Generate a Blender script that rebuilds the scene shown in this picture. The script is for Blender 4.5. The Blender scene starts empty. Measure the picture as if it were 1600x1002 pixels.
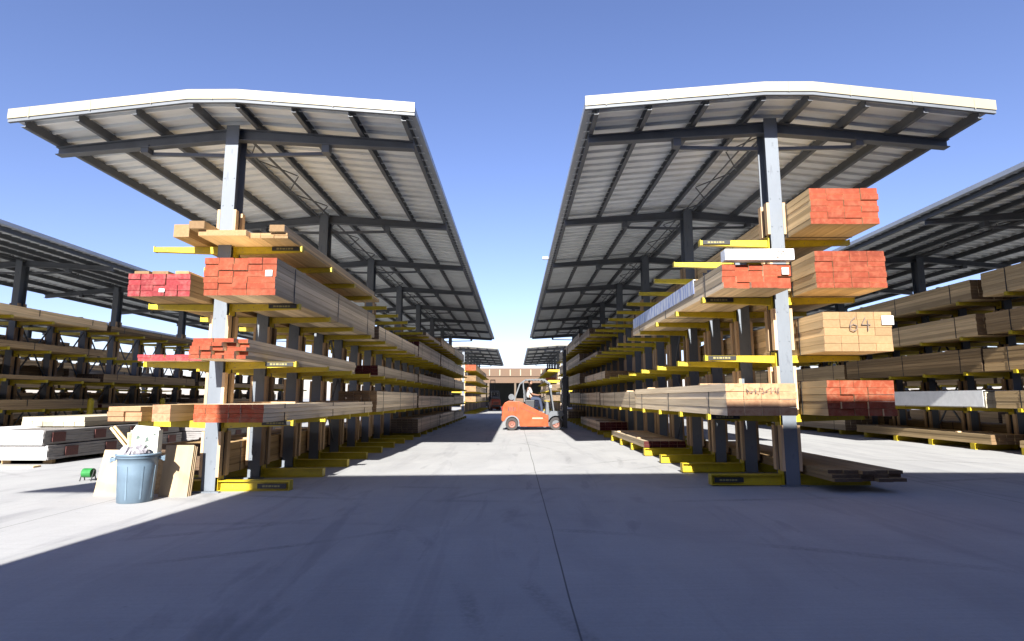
import bpy, bmesh, math, random
from mathutils import Vector, Matrix
R = math.radians
random.seed(11)
sc = bpy.context.scene
COL = sc.collection

# ------------------------------------------------------------ helpers
def ramp_pts(node, pts):
    el = node.color_ramp.elements
    while len(el) > 1: el.remove(el[-1])
    el[0].position = pts[0][0]; el[0].color = (*pts[0][1], 1)
    for p, c in pts[1:]:
        e = el.new(p); e.color = (*c, 1)

def new_mat(name):
    m = bpy.data.materials.new(name); m.use_nodes = True
    nt = m.node_tree; b = nt.nodes['Principled BSDF']
    return m, nt, b

def N(nt, t, **kw):
    n = nt.nodes.new(t)
    for k, v in kw.items():
        if k in ('operation', 'blend_type', 'data_type', 'attribute_name', 'noise_dimensions', 'feature', 'wave_type', 'bands_direction', 'interpolation_type'):
            setattr(n, k, v)
        else:
            n.inputs[k].default_value = v
    return n

K = .60
KEEP = {'galvanised_deck', 'cream_fascia', 'white_wrap', 'yellow_paint', 'bin_plastic', 'white_carton', 'beam_paint', 'gutter_metal', 'hydraulic_steel', 'white_paper'}
def grime(name, col, var=.25, scale=6, rough=.6, metal=0.0, bump=0.0, spots=None, stretch=(1, 1, 1), spec=.4, coord='Object'):
    """paint-like surface with uneven tone"""
    kk = 1.0 if name in KEEP else K
    col = tuple(c * kk for c in col); spots = tuple(c * kk for c in spots) if spots else None
    m, nt, b = new_mat(name); L = nt.links
    tc = N(nt, 'ShaderNodeTexCoord'); mp = N(nt, 'ShaderNodeMapping'); mp.inputs['Scale'].default_value = stretch
    L.new(tc.outputs[coord], mp.inputs['Vector'])
    no = N(nt, 'ShaderNodeTexNoise', Scale=scale, Detail=6.0, Roughness=.65); L.new(mp.outputs[0], no.inputs['Vector'])
    r = N(nt, 'ShaderNodeValToRGB')
    d = tuple(c * (1 - var) for c in col); u = tuple(min(1, c * (1 + var)) for c in col)
    ramp_pts(r, [(.3, d), (.5, col), (.72, u)]); L.new(no.outputs['Fac'], r.inputs['Fac'])
    out = r.outputs[0]
    if spots:
        n2 = N(nt, 'ShaderNodeTexNoise', Scale=scale * 4, Detail=4.0, Roughness=.7); L.new(mp.outputs[0], n2.inputs['Vector'])
        r2 = N(nt, 'ShaderNodeValToRGB'); ramp_pts(r2, [(.60, (0, 0, 0)), (.68, (1, 1, 1))]); L.new(n2.outputs['Fac'], r2.inputs['Fac'])
        mx = N(nt, 'ShaderNodeMixRGB'); mx.inputs['Color2'].default_value = (*spots, 1)
        L.new(r2.outputs[0], mx.inputs['Fac']); L.new(out, mx.inputs['Color1']); out = mx.outputs[0]
    L.new(out, b.inputs['Base Color'])
    b.inputs['Metallic'].default_value = metal; b.inputs['Specular IOR Level'].default_value = spec
    rr = N(nt, 'ShaderNodeMapRange'); rr.inputs['To Min'].default_value = max(.05, rough - .12); rr.inputs['To Max'].default_value = min(1, rough + .12)
    L.new(no.outputs['Fac'], rr.inputs['Value']); L.new(rr.outputs[0], b.inputs['Roughness'])
    if bump:
        bp = N(nt, 'ShaderNodeBump', Strength=bump, Distance=.01); L.new(no.outputs['Fac'], bp.inputs['Height']); L.new(bp.outputs[0], b.inputs['Normal'])
    return m

def wood(name, c1, c2, rough=.8, stretch=(14, .5, 22), end=False, patch=None):
    """sawn lumber: grain along Y, tone differs by board (attribute) and by bundle (object random)"""
    kk = (.52 if end else .80)
    c1 = tuple(c * kk for c in c1); c2 = tuple(c * kk for c in c2)
    m, nt, b = new_mat(name); L = nt.links
    tc = N(nt, 'ShaderNodeTexCoord'); mp = N(nt, 'ShaderNodeMapping')
    mp.inputs['Scale'].default_value = (30, 30, 30) if end else stretch
    at = N(nt, 'ShaderNodeAttribute', attribute_name='tone')
    ad = N(nt, 'ShaderNodeVectorMath', operation='ADD')
    sc_ = N(nt, 'ShaderNodeVectorMath', operation='SCALE'); sc_.inputs['Scale'].default_value = 37.0
    L.new(at.outputs['Vector'], sc_.inputs[0]); L.new(tc.outputs['Object'], mp.inputs['Vector'])
    L.new(mp.outputs[0], ad.inputs[0]); L.new(sc_.outputs[0], ad.inputs[1])
    no = N(nt, 'ShaderNodeTexNoise', Scale=1.0, Detail=7.0, Roughness=.7, Distortion=.4); L.new(ad.outputs[0], no.inputs['Vector'])
    r = N(nt, 'ShaderNodeValToRGB'); ramp_pts(r, [(.3, c1), (.7, c2)]); L.new(no.outputs['Fac'], r.inputs['Fac'])
    oi = N(nt, 'ShaderNodeObjectInfo')
    m1 = N(nt, 'ShaderNodeMapRange'); m1.inputs['To Min'].default_value = .8; m1.inputs['To Max'].default_value = 1.22
    L.new(oi.outputs['Random'], m1.inputs['Value'])
    m2 = N(nt, 'ShaderNodeMapRange'); m2.inputs['To Min'].default_value = .84 if end else .62; m2.inputs['To Max'].default_value = 1.14 if end else 1.34
    L.new(at.outputs['Fac'], m2.inputs['Value'])
    mu = N(nt, 'ShaderNodeMath', operation='MULTIPLY'); L.new(m1.outputs[0], mu.inputs[0]); L.new(m2.outputs[0], mu.inputs[1])
    v = N(nt, 'ShaderNodeVectorMath', operation='SCALE'); L.new(r.outputs[0], v.inputs[0]); L.new(mu.outputs[0], v.inputs['Scale'])
    out = v.outputs[0]
    if patch:                                                   # worn, thinly sprayed paint
        n3 = N(nt, 'ShaderNodeTexNoise', Scale=9.0, Detail=7.0, Roughness=.75, Distortion=.5); L.new(tc.outputs['Object'], n3.inputs['Vector'])
        r3 = N(nt, 'ShaderNodeValToRGB'); ramp_pts(r3, [(.46, (0, 0, 0)), (.64, (.8, .8, .8))]); L.new(n3.outputs['Fac'], r3.inputs['Fac'])
        mx = N(nt, 'ShaderNodeMixRGB'); mx.inputs['Color2'].default_value = (*(c * kk for c in patch), 1)
        L.new(r3.outputs[0], mx.inputs['Fac']); L.new(out, mx.inputs['Color1']); out = mx.outputs[0]
    L.new(out, b.inputs['Base Color'])
    b.inputs['Roughness'].default_value = rough; b.inputs['Specular IOR Level'].default_value = .25
    bp = N(nt, 'ShaderNodeBump', Strength=.35, Distance=.004); L.new(no.outputs['Fac'], bp.inputs['Height']); L.new(bp.outputs[0], b.inputs['Normal'])
    return m

class MB:
    def __init__(s): s.v = []; s.f = []; s.m = []; s.t = []
    def box(s, x0, x1, y0, y1, z0, z1, mi=0, tone=.5, faces=None):
        b = len(s.v)
        s.v += [(x0, y0, z0), (x1, y0, z0), (x1, y1, z0), (x0, y1, z0), (x0, y0, z1), (x1, y0, z1), (x1, y1, z1), (x0, y1, z1)]
        q = [(0, 3, 2, 1), (4, 5, 6, 7), (0, 1, 5, 4), (2, 3, 7, 6), (1, 2, 6, 5), (3, 0, 4, 7)]   # bottom top front back right left
        for k, f in enumerate(q):
            s.f.append(tuple(b + i for i in f)); s.m.append(faces.get(k, mi) if faces else mi); s.t.append(tone)
    def prism(s, poly, axis, a, b_, mi=0, tone=.5):
        """poly: 2D points, extruded along axis (0:x with (y,z), 1:y with (x,z), 2:z with (x,y))"""
        n = len(poly); b = len(s.v)
        for h in (a, b_):
            for p, q in poly:
                s.v.append({0: (h, p, q), 1: (p, h, q), 2: (p, q, h)}[axis])
        s.f.append(tuple(b + i for i in range(n))); s.f.append(tuple(b + n + i for i in reversed(range(n))))
        for i in range(n):
            j = (i + 1) % n
            s.f.append((b + j, b + i, b + n + i, b + n + j))
        s.m += [mi] * (n + 2); s.t += [tone] * (n + 2)
    def tube(s, p, q, r, n=8, mi=0, r2=None):
        p = Vector(p); q = Vector(q); d = (q - p).normalized()
        u = d.orthogonal().normalized(); w = d.cross(u); b = len(s.v); r2 = r if r2 is None else r2
        for c, rr in ((p, r), (q, r2)):
            for i in range(n):
                a = 2 * math.pi * i / n
                s.v.append(tuple(c + (u * math.cos(a) + w * math.sin(a)) * rr))
        for i in range(n):
            j = (i + 1) % n; s.f.append((b + i, b + j, b + n + j, b + n + i))
        s.f.append(tuple(b + i for i in reversed(range(n)))); s.f.append(tuple(b + n + i for i in range(n)))
        s.m += [mi] * (n + 2); s.t += [.5] * (n + 2)
    def bar(s, p, q, w, h, mi=0, up=(0, 0, 1)):
        """rectangular bar between two points"""
        p = Vector(p); q = Vector(q); d = (q - p).normalized(); u = d.cross(Vector(up))
        u = u.normalized() if u.length > 1e-4 else Vector((1, 0, 0)); v = u.cross(d).normalized(); b = len(s.v)
        for c in (p, q):
            for a, e in ((-1, -1), (1, -1), (1, 1), (-1, 1)):
                s.v.append(tuple(c + u * a * w / 2 + v * e * h / 2))
        for f in ((0, 1, 2, 3), (7, 6, 5, 4), (0, 4, 5, 1), (1, 5, 6, 2), (2, 6, 7, 3), (3, 7, 4, 0)):
            s.f.append(tuple(b + i for i in f)); s.m.append(mi); s.t.append(.5)
    def build(s, name, mats, parent=None, loc=(0, 0, 0), rot=(0, 0, 0), smooth=False, bevel=0, fix=True):
        me = bpy.data.meshes.new(name); me.from_pydata(s.v, [], s.f)
        if not isinstance(mats, (list, tuple)): mats = [mats]
        for m in mats: me.materials.append(m)
        me.polygons.foreach_set('material_index', s.m)
        a = me.attributes.new('tone', 'FLOAT', 'FACE'); a.data.foreach_set('value', s.t)
        if fix:
            bm = bmesh.new(); bm.from_mesh(me); bmesh.ops.recalc_face_normals(bm, faces=bm.faces); bm.to_mesh(me); bm.free()
        if smooth: me.polygons.foreach_set('use_smooth', [True] * len(me.polygons))
        me.update()
        o = bpy.data.objects.new(name, me); COL.objects.link(o)
        o.location = loc; o.rotation_euler = rot
        if parent: o.parent = parent
        if bevel:
            bv = o.modifiers.new('b', 'BEVEL'); bv.width = bevel; bv.segments = 2; bv.limit_method = 'ANGLE'
        return o

def tag(o, label=None, cat=None, group=None, kind=None):
    if label: o['label'] = label
    if cat: o['category'] = cat
    if group: o['group'] = group
    if kind: o['kind'] = kind
    return o
def empty(name, loc=(0, 0, 0), rz=0, parent=None):
    o = bpy.data.objects.new(name, None); COL.objects.link(o); o.location = loc; o.rotation_euler = (0, 0, rz)
    o.empty_display_size = .2
    if parent: o.parent = parent
    return o
def inst(src, parent, loc=(0, 0, 0), rot=None):
    o = src.copy(); COL.objects.link(o); o.parent = parent; o.location = loc
    if rot is not None: o.rotation_euler = rot
    return o
def copy_tree(o, parent=None):
    c = o.copy(); COL.objects.link(c)
    if parent is not None: c.parent = parent
    for ch in list(o.children): copy_tree(ch, c)
    return c

GZ = .05
def gz(x): return max(-GZ, min(GZ, x * GZ / 4.5))

# ------------------------------------------------------------ materials
M = {}
M['steel'] = grime('rack_paint', (.18, .205, .24), .12, 3, .5, stretch=(1, 1, .3), spots=(.14, .16, .19))
M['beam'] = grime('beam_paint', (.095, .105, .12), .15, 3, .55)
M['yellow'] = grime('yellow_paint', (.38, .285, .008), .18, 7, .5, spots=(.17, .12, .05))
M['deck'] = grime('galvanised_deck', (.68, .71, .73), .14, 2.5, .45, stretch=(.5, 2, 1), spec=.4)
M['fascia'] = grime('cream_fascia', (.245, .215, .150), .05, 2, .5)
M['gutter'] = grime('gutter_metal', (.36, .39, .43), .1, 2, .4)
M['black'] = grime('black_band', (.018, .018, .02), .3, 20, .5)
M['decalglyph'] = grime('decal_letters', (.30, .26, .10), .2, 20, .5)
M['guard'] = wood('timber_guard_wood', (.42, .28, .16), (.62, .44, .27), stretch=(10, 10, .6))
M['fresh'] = wood('fresh_lumber', (.54, .375, .185), (.86, .63, .35))
M['grey'] = wood('weathered_lumber', (.54, .42, .27), (.88, .72, .50))
M['brown'] = wood('brown_lumber', (.24, .155, .075), (.46, .315, .155))
M['fresh_end'] = wood('fresh_board_ends', (.30, .18, .085), (.40, .255, .13), end=True)
M['grey_end'] = wood('weathered_board_ends', (.19, .13, .08), (.30, .21, .13), end=True)
M['brown_end'] = wood('brown_board_ends', (.10, .06, .04), (.18, .12, .07), end=True)
M['red_end'] = wood('red_painted_ends', (.30, .048, .018), (.38, .072, .030), end=True, patch=(.42, .12, .06))
M['orange_end'] = wood('orange_painted_ends', (.31, .052, .016), (.40, .078, .030), end=True, patch=(.42, .17, .09))
M['pink_end'] = wood('pink_painted_ends', (.27, .020, .026), (.37, .048, .058), end=True, patch=(.42, .12, .11))
M['tan_end'] = wood('tan_orange_ends', (.46, .26, .14), (.55, .33, .18), end=True, patch=(.44, .20, .10))
M['peach_end'] = wood('peach_board_ends', (.42, .23, .13), (.52, .31, .18), end=True, patch=(.42, .13, .07))
M['maroon_end'] = wood('maroon_painted_ends', (.09, .012, .012), (.15, .025, .022), end=True)
M['white'] = grime('white_wrap', (.74, .75, .75), .10, 5, .4, bump=.3)
M['greywrap'] = grime('grey_wrap', (.27, .255, .25), .20, 9, .5, bump=.4, stretch=(1, .4, 3))
M['cream'] = wood('cream_lumber', (.36, .31, .22), (.48, .43, .33))
M['paper'] = grime('white_paper', (.5, .5, .48), .05, 10, .7)

def wrap_print():
    """white plastic lumber wrap printed with slanted blue blocks"""
    m, nt, b = new_mat('printed_wrap'); L = nt.links
    tc = N(nt, 'ShaderNodeTexCoord'); mp = N(nt, 'ShaderNodeMapping'); mp.inputs['Scale'].default_value = (1, 2.1, 1)
    L.new(tc.outputs['Object'], mp.inputs['Vector'])
    w = N(nt, 'ShaderNodeTexWave', Scale=.8, Distortion=9.0, Detail=3.0); w.inputs['Detail Scale'].default_value = 2.0
    w.bands_direction = 'Y'; L.new(mp.outputs[0], w.inputs['Vector'])
    r = N(nt, 'ShaderNodeValToRGB'); ramp_pts(r, [(.45, (.55, .57, .62)), (.62, (.26, .31, .52))]); L.new(w.outputs['Fac'], r.inputs['Fac'])
    L.new(r.outputs[0], b.inputs['Base Color']); b.inputs['Roughness'].default_value = .35
    return m
M['print'] = wrap_print()

def concrete():
    m, nt, b = new_mat('concrete_paving'); L = nt.links
    tc = N(nt, 'ShaderNodeTexCoord')
    def noise(scale, stretch=(1, 1, 1), detail=8.0, rough=.62, dist=0.0, rz=0):
        mp = N(nt, 'ShaderNodeMapping'); mp.inputs['Scale'].default_value = stretch; mp.inputs['Rotation'].default_value = (0, 0, rz)
        L.new(tc.outputs['Object'], mp.inputs['Vector'])
        n = N(nt, 'ShaderNodeTexNoise', Scale=scale, Detail=detail, Roughness=rough, Distortion=dist); L.new(mp.outputs[0], n.inputs['Vector'])
        return n.outputs['Fac']
    def rmp(src, pts):
        r = N(nt, 'ShaderNodeValToRGB'); ramp_pts(r, pts); L.new(src, r.inputs['Fac']); return r.outputs[0]
    def mul(a, c, fac=1.0):
        x = N(nt, 'ShaderNodeMixRGB', blend_type='MULTIPLY', Fac=fac); L.new(a, x.inputs['Color1']); L.new(c, x.inputs['Color2']); return x.outputs[0]
    big = rmp(noise(.16), [(.3, (.285, .287, .288)), (.7, (.335, .336, .336))])
    mid = rmp(noise(1.3, (1, .45, 1), dist=.6), [(.33, (.88, .88, .89)), (.60, (1, 1, 1))])
    fine = rmp(noise(45, detail=4.0), [(.25, (.90, .90, .90)), (.7, (1.0, 1.0, 1.0))])
    broom = rmp(noise(6, (.12, 5, 1), detail=5.0), [(.3, (.94, .94, .94)), (.65, (1, 1, 1))])
    # tyre scuffs, long and curved
    scuff = rmp(noise(.9, (1.5, .12, 1), detail=4.0, dist=.5), [(.56, (1, 1, 1)), (.63, (.88, .88, .89)), (.70, (.93, .93, .93))])
    scuff2 = rmp(noise(1.6, (1.2, .2, 1), detail=5.0, dist=.8, rz=1.1), [(.60, (1, 1, 1)), (.66, (.86, .86, .87)), (.72, (.80, .80, .82))])
    spots = rmp(noise(9, detail=3.0), [(.70, (1, 1, 1)), (.78, (.78, .77, .76))])
    def arc_mark(cx, cy, R_, w_):
        sv = N(nt, 'ShaderNodeVectorMath', operation='SUBTRACT'); L.new(tc.outputs['Object'], sv.inputs[0]); sv.inputs[1].default_value = (cx, cy, 0)
        ln = N(nt, 'ShaderNodeVectorMath', operation='LENGTH'); L.new(sv.outputs[0], ln.inputs[0])
        su = N(nt, 'ShaderNodeMath', operation='SUBTRACT'); L.new(ln.outputs['Value'], su.inputs[0]); su.inputs[1].default_value = R_
        ab = N(nt, 'ShaderNodeMath', operation='ABSOLUTE'); L.new(su.outputs[0], ab.inputs[0])
        mr = N(nt, 'ShaderNodeMapRange'); mr.inputs['From Min'].default_value = w_ * .4; mr.inputs['From Max'].default_value = w_; mr.inputs['To Min'].default_value = 1; mr.inputs['To Max'].default_value = 0
        L.new(ab.outputs[0], mr.inputs['Value']); return mr.outputs[0]
    acc = None
    for q in ((6.5, 6.0, 6.6, .09), (6.5, 6.0, 7.75, .08), (-7.0, 13.5, 8.2, .09), (-7.0, 13.5, 9.3, .07), (-9.5, 2.0, 9.4, .08), (2.0, 30.0, 21.2, .10), (2.0, 30.0, 22.3, .09), (-3.0, -6.0, 12.6, .09)):
        a_ = arc_mark(*q)
        if acc is None: acc = a_
        else:
            mm = N(nt, 'ShaderNodeMath', operation='MAXIMUM'); L.new(acc, mm.inputs[0]); L.new(a_, mm.inputs[1]); acc = mm.outputs[0]
    gate = rmp(noise(.45, detail=3.0), [(.46, (0, 0, 0)), (.62, (1, 1, 1))]); grain = rmp(noise(24, detail=3.0), [(.35, (.2, .2, .2)), (.6, (1, 1, 1))])
    g1 = N(nt, 'ShaderNodeMath', operation='MULTIPLY'); L.new(acc, g1.inputs[0]); L.new(gate, g1.inputs[1])
    g2 = N(nt, 'ShaderNodeMath', operation='MULTIPLY'); L.new(g1.outputs[0], g2.inputs[0]); L.new(grain, g2.inputs[1])
    tyre = rmp(g2.outputs[0], [(0, (1, 1, 1)), (1, (.70, .70, .71))])
    big = mul(big, tyre)
    c = mul(mul(mul(mul(mul(mul(big, mid), fine), broom), scuff), scuff2), spots)
    # saw-cut joints: long ones every 6 m (one just right of the aisle's middle), cross joints every 9 m
    sx = N(nt, 'ShaderNodeSeparateXYZ'); L.new(tc.outputs['Object'], sx.inputs[0])
    wob = noise(.35, detail=2.0)
    def joint(sock, off, per, half):
        a = N(nt, 'ShaderNodeMath', operation='SUBTRACT'); L.new(sock, a.inputs[0]); a.inputs[1].default_value = off
        w_ = N(nt, 'ShaderNodeMath', operation='MULTIPLY_ADD'); L.new(wob, w_.inputs[0]); w_.inputs[1].default_value = .05; L.new(a.outputs[0], w_.inputs[2])
        p = N(nt, 'ShaderNodeMath', operation='PINGPONG'); L.new(w_.outputs[0], p.inputs[0]); p.inputs[1].default_value = per / 2
        l = N(nt, 'ShaderNodeMapRange'); l.inputs['From Min'].default_value = half * .5; l.inputs['From Max'].default_value = half; L.new(p.outputs[0], l.inputs['Value'])
        return l.outputs[0]
    j1 = joint(sx.outputs['X'], .40, 6.0, .008); j2 = joint(sx.outputs['Y'], 2.0, 12.0, .003)
    jm = N(nt, 'ShaderNodeMath', operation='MINIMUM'); L.new(j1, jm.inputs[0]); L.new(j2, jm.inputs[1])
    mx = N(nt, 'ShaderNodeMixRGB'); mx.inputs['Color1'].default_value = (.09, .09, .09, 1); L.new(jm.outputs[0], mx.inputs['Fac']); L.new(c, mx.inputs['Color2'])
    L.new(mx.outputs[0], b.inputs['Base Color'])
    b.inputs['Roughness'].default_value = .8; b.inputs['Specular IOR Level'].default_value = .25
    bp = N(nt, 'ShaderNodeBump', Strength=.25, Distance=.01); L.new(fine, bp.inputs['Height']); L.new(bp.outputs[0], b.inputs['Normal'])
    return m
M['concrete'] = concrete()

# ------------------------------------------------------------ setting
g = MB()
xs = [-600, -4.5, 4.5, 600]
for i in range(3):
    a, b_ = xs[i], xs[i + 1]
    base = len(g.v)
    g.v += [(a, -120, gz(a)), (b_, -120, gz(b_)), (b_, 1500, gz(b_)), (a, 1500, gz(a))]
    g.f.append((base, base + 1, base + 2, base + 3)); g.m.append(0); g.t.append(.5)
tag(g.build('ground', M['concrete'], fix=False), kind='structure')

# ------------------------------------------------------------ the covered cantilever racks
LEV = [.16, 1.06, 1.97, 2.89, 3.83]
ARM = 1.19; HALF = 3.03; OUT = [-1]
GROUP_RACK = 'covered cantilever lumber racks'

def arm_mesh(side, base=False):
    a = MB(); s = side; x0, x1 = .105, ARM
    def bx(xa, xb, y0, y1, z0, z1): a.box(min(s * xa, s * xb), max(s * xa, s * xb), y0, y1, z0, z1)
    if base:
        bx(x0, x1, -.075, .075, -.012, 0); bx(x0, x1, -.075, .075, -.155, -.143); bx(x0, x1, -.008, .008, -.143, -.012)
        bx(x1, x1 + .012, -.075, .075, -.155, 0)
        bx(x0, x0 + .012, -.09, .09, -.155, .06)
    else:
        a.prism([(s * x0, 0), (s * x1, 0), (s * x1, -.075), (s * x0, -.115)], 1, -.042, .042)
        bx(x1 + .001, x1 + .013, -.05, .05, -.08, .012)
        bx(x0, x0 + .015, -.08, .08, -.18, .06)
    return a
def proto(mb, name, mats, **k):
    o = mb.build(name, mats, **k); COL.objects.unlink(o); return o
P = {}
P['arm', 1] = proto(arm_mesh(1), 'arm', M['yellow']); P['arm', -1] = proto(arm_mesh(-1), 'arm', M['yellow'])
P['base', 1] = proto(arm_mesh(1, True), 'base_beam', M['yellow']); P['base', -1] = proto(arm_mesh(-1, True), 'base_beam', M['yellow'])
def column_mesh(h):
    c = MB()
    c.box(-.105, .105, -.15, -.134, 0, h); c.box(-.105, .105, .134, .15, 0, h); c.box(-.008, .008, -.134, .134, 0, h)
    c.box(-.2, .2, -.22, -.152, 0, .02); c.box(-.2, .2, .152, .22, 0, .02)
    for z in [k * .46 + .35 for k in range(int((h - .5) / .46))]:          # bolts in pairs up the flange
        for x in (-.075, .075): c.tube((x, -.158, z), (x, -.15, z), .011, 6)
    return c
P['short'] = proto(column_mesh(4.0), 'rack_column', M['steel'])
P['tall'] = proto(column_mesh(5.86), 'rack_column', M['steel'])
def guard_mesh(s, tall=False):
    c = MB()
    for a, b_ in (((3.90, 4.42),) if tall else ()) + ((1.14, 1.80), (2.05, 2.70), (2.98, 3.62), (.22, .90)):
        c.box(min(s * .107, s * .150), max(s * .107, s * .150), -.155, -.06, a, b_, 0, random.random())
        c.box(min(s * .107, s * .150), max(s * .107, s * .150), .06, .155, a, b_, 0, random.random())
    return c
P['tguard', 1] = proto(guard_mesh(1, True), 'timber_guard', M['guard']); P['tguard', -1] = proto(guard_mesh(-1, True), 'timber_guard', M['guard'])
P['guard', 1] = proto(guard_mesh(1), 'timber_guard', M['guard']); P['guard', -1] = proto(guard_mesh(-1), 'timber_guard', M['guard'])

def roof_z(x):
    ax = abs(x)
    z = 6.07 - max(0, ax - .35) * (.118 if x * OUT[0] > 0 else .085)
    return z
def roof_deck(y0, y1):
    d = MB(); T = .008
    prof = []; y = y0; pitch = .305
    while y < y1 - .02:
        e = min(y + pitch, y1)
        prof += [(y, 0), (y + .245, 0), (y + .25, -.05), (y + .287, -.05), (y + .292, 0)]
        y += pitch
    prof = [(min(p, y1), q) for p, q in prof] + [(y1, 0)]
    xs_ = [-HALF, -1.75, -.35, .35, 1.75, HALF]
    for a, b_ in zip(xs_, xs_[1:]):
        base = len(d.v)
        for x in (a, b_):
            for p, q in prof: d.v.append((x, p, roof_z(x) - .05 + q))
        n = len(prof)
        for i in range(n - 1):
            if prof[i + 1][0] - prof[i][0] < 1e-5: continue
            d.f.append((base + i, base + i + 1, base + n + i + 1, base + n + i)); d.m.append(0); d.t.append(.5)
    return d

def shed(name_words, cx, y0, y1, ny, label, braces=(), decal=False, arms_stuff=False, roof_shift=0.0, asym=0):
    """ny columns at 1.5 m from y0+.8; every third one carries the roof"""
    zb = gz(cx); OUT[0] = 1 if cx > 0 else -1
    t = empty('covered_rack', (cx, 0, zb)); tag(t, label, 'lumber rack', GROUP_RACK)
    ys = [y0 + .8 + 1.5 * i for i in range(ny)]
    for i, y in enumerate(ys):
        c = inst(P['tall' if i % 3 == 0 else 'short'], t, (0, y, 0))
        for s in (-1, 1):
            inst(P['tguard' if i % 3 == 0 else 'guard', s], c)
        near = y < 48
        for s in (-1, 1):
            for k in range(5):
                if k and (i >= 12 if not arms_stuff else True): continue
                inst(P['base' if k == 0 else 'arm', s], c, (0, 0, LEV[k]))
    rest = [y for i, y in enumerate(ys) if (i >= 12 or arms_stuff)]
    if rest:
        a = MB()
        for y in rest:
            for s in (-1, 1):
                src = arm_mesh(s)
                for k in range(1, 5):
                    b = len(a.v); a.v += [(p[0], p[1] + y, p[2] + LEV[k]) for p in src.v]
                    a.f += [tuple(b + i for i in f) for f in src.f]; a.m += src.m; a.t += src.t
        o = a.build('arm', M['yellow'], t); o['kind'] = 'stuff'
    # roof
    rf = roof_deck(y0, y1).build('roof', M['deck'], t, fix=False)
    for x in (-2.9, -2.08, -1.2, -.33, .33, 1.2, 2.08, 2.9):
        p = MB(); z = roof_z(x) - .09
        s = 1 if x > 0 else -1
        p.box(x - .008, x + .008, y0 + .06, y1 - .06, z - .13, z)
        p.box(min(x, x + s * .065), max(x, x + s * .065), y0 + .06, y1 - .06, z - .138, z - .13)
        p.box(min(x, x + s * .065), max(x, x + s * .065), y0 + .06, y1 - .06, z - .012, z - .004)
        p.build('purlin', M['beam'], rf)
    for s in (-1, 1):                                                    # eave gutters
        e = MB(); x = s * HALF; z = roof_z(s * HALF)
        xa, xb = sorted((x, x + s * .07))
        e.box(xa, xb, y0 + .02, y1 - .02, z - .09, z + .01)
        e.box(min(x, x - s * .05), max(x, x - s * .05), y0 + .02, y1 - .02, z - .092, z - .084)
        e.build('gutter', M['gutter'], rf)
    for yy, s in ((y0, -1), (y1, 1)):                                    # gable fascia
        f = MB(); xs_ = [-HALF - .08, -.37, .37, HALF + .08]
        pts = [(x, roof_z(max(-HALF, min(x, HALF))) + .035) for x in xs_]
        low = [(x, z - .155) for x, z in reversed(pts)]
        f.prism(pts + low, 1, min(yy, yy + s * .03), max(yy, yy + s * .03))
        for k in range(-3, 4):
            x = k * .93; z = roof_z(x); f.box(x - .008, x + .008, min(yy + s * .03, yy + s * .034), max(yy + s * .03, yy + s * .034), z - .13, z + .03)
        f.build('fascia', M['fascia'], rf)
        f = MB(); top = [(x, z - .157) for x, z in pts]; low = [(x, z - .205) for x, z in reversed(pts)]
        f.prism(top + low, 1, min(yy + s * .015, yy - s * .03), max(yy + s * .015, yy - s * .03)); f.build('fascia_trim', M['beam'], rf)
    c = MB(); c.tube((.1, y0 + .9, 5.80), (.1, y1 - .9, 5.80), .022, 6); c.tube((-.12, y0 + .9, 5.76), (-.12, y1 - .9, 5.76), .016, 6)
    for y in ys[::3][:-1]:
        for k in range(5):
            c.bar((-.26 if k % 2 else .26, y + .9 * k + .2, 5.84), (.26 if k % 2 else -.26, y + .9 * k + 1.05, 5.84), .018, .018)
    c.build('ridge_bracing', M['beam'], rf)
    for y in ys[::3]:
        r = MB()
        for s in (-1, 1):
            zt0 = roof_z(.1) - .235; zt1 = roof_z(s * HALF) - .235
            poly_t = [(s * .0, zt0), (s * 2.96, zt1), (s * 2.96, zt1 - .11), (s * .0, zt0 - .17)]
            r.prism(poly_t, 1, y - .008, y + .008)
            r.prism([(0, zt0), (s * 2.96, zt1), (s * 2.96, zt1 + .012), (0, zt0 + .012)], 1, y - .07, y + .07)
            r.prism([(0, zt0 - .17), (s * 2.96, zt1 - .11), (s * 2.96, zt1 - .122), (0, zt0 - .182)], 1, y - .07, y + .07)
        r.build('rafter', M['beam'], t)
        k = MB()
        for s in (-1, 1):
            k.bar((s * .11, y + .1, 5.44), (s * 1.5, y + .1, 5.47), .05, .055)
            k.box(min(s * 1.44, s * 1.56), max(s * 1.44, s * 1.56), y - .05, y + .1, 5.44, 5.58)
        k.build('knee_brace', M['beam'], t)
    # longitudinal ties and cross bracing
    tie = MB()
    tie.box(-.03, .03, ys[0] + .15, ys[-1] - .15, 3.86, 3.94)
    tie.build('tie_rail', M['beam'], t)
    for i in braces:
        if i + 1 >= ny: continue
        b = MB(); ya, yb = ys[i] + .13, ys[i + 1] - .13
        for za, zb_ in ((.3, 1.9), (2.1, 3.85)):
            b.bar((0.02, ya, za), (0.02, yb, zb_), .03, .04); b.bar((-.02, ya, zb_), (-.02, yb, za), .03, .04)
        b.build('cross_brace', M['beam'], t)
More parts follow.
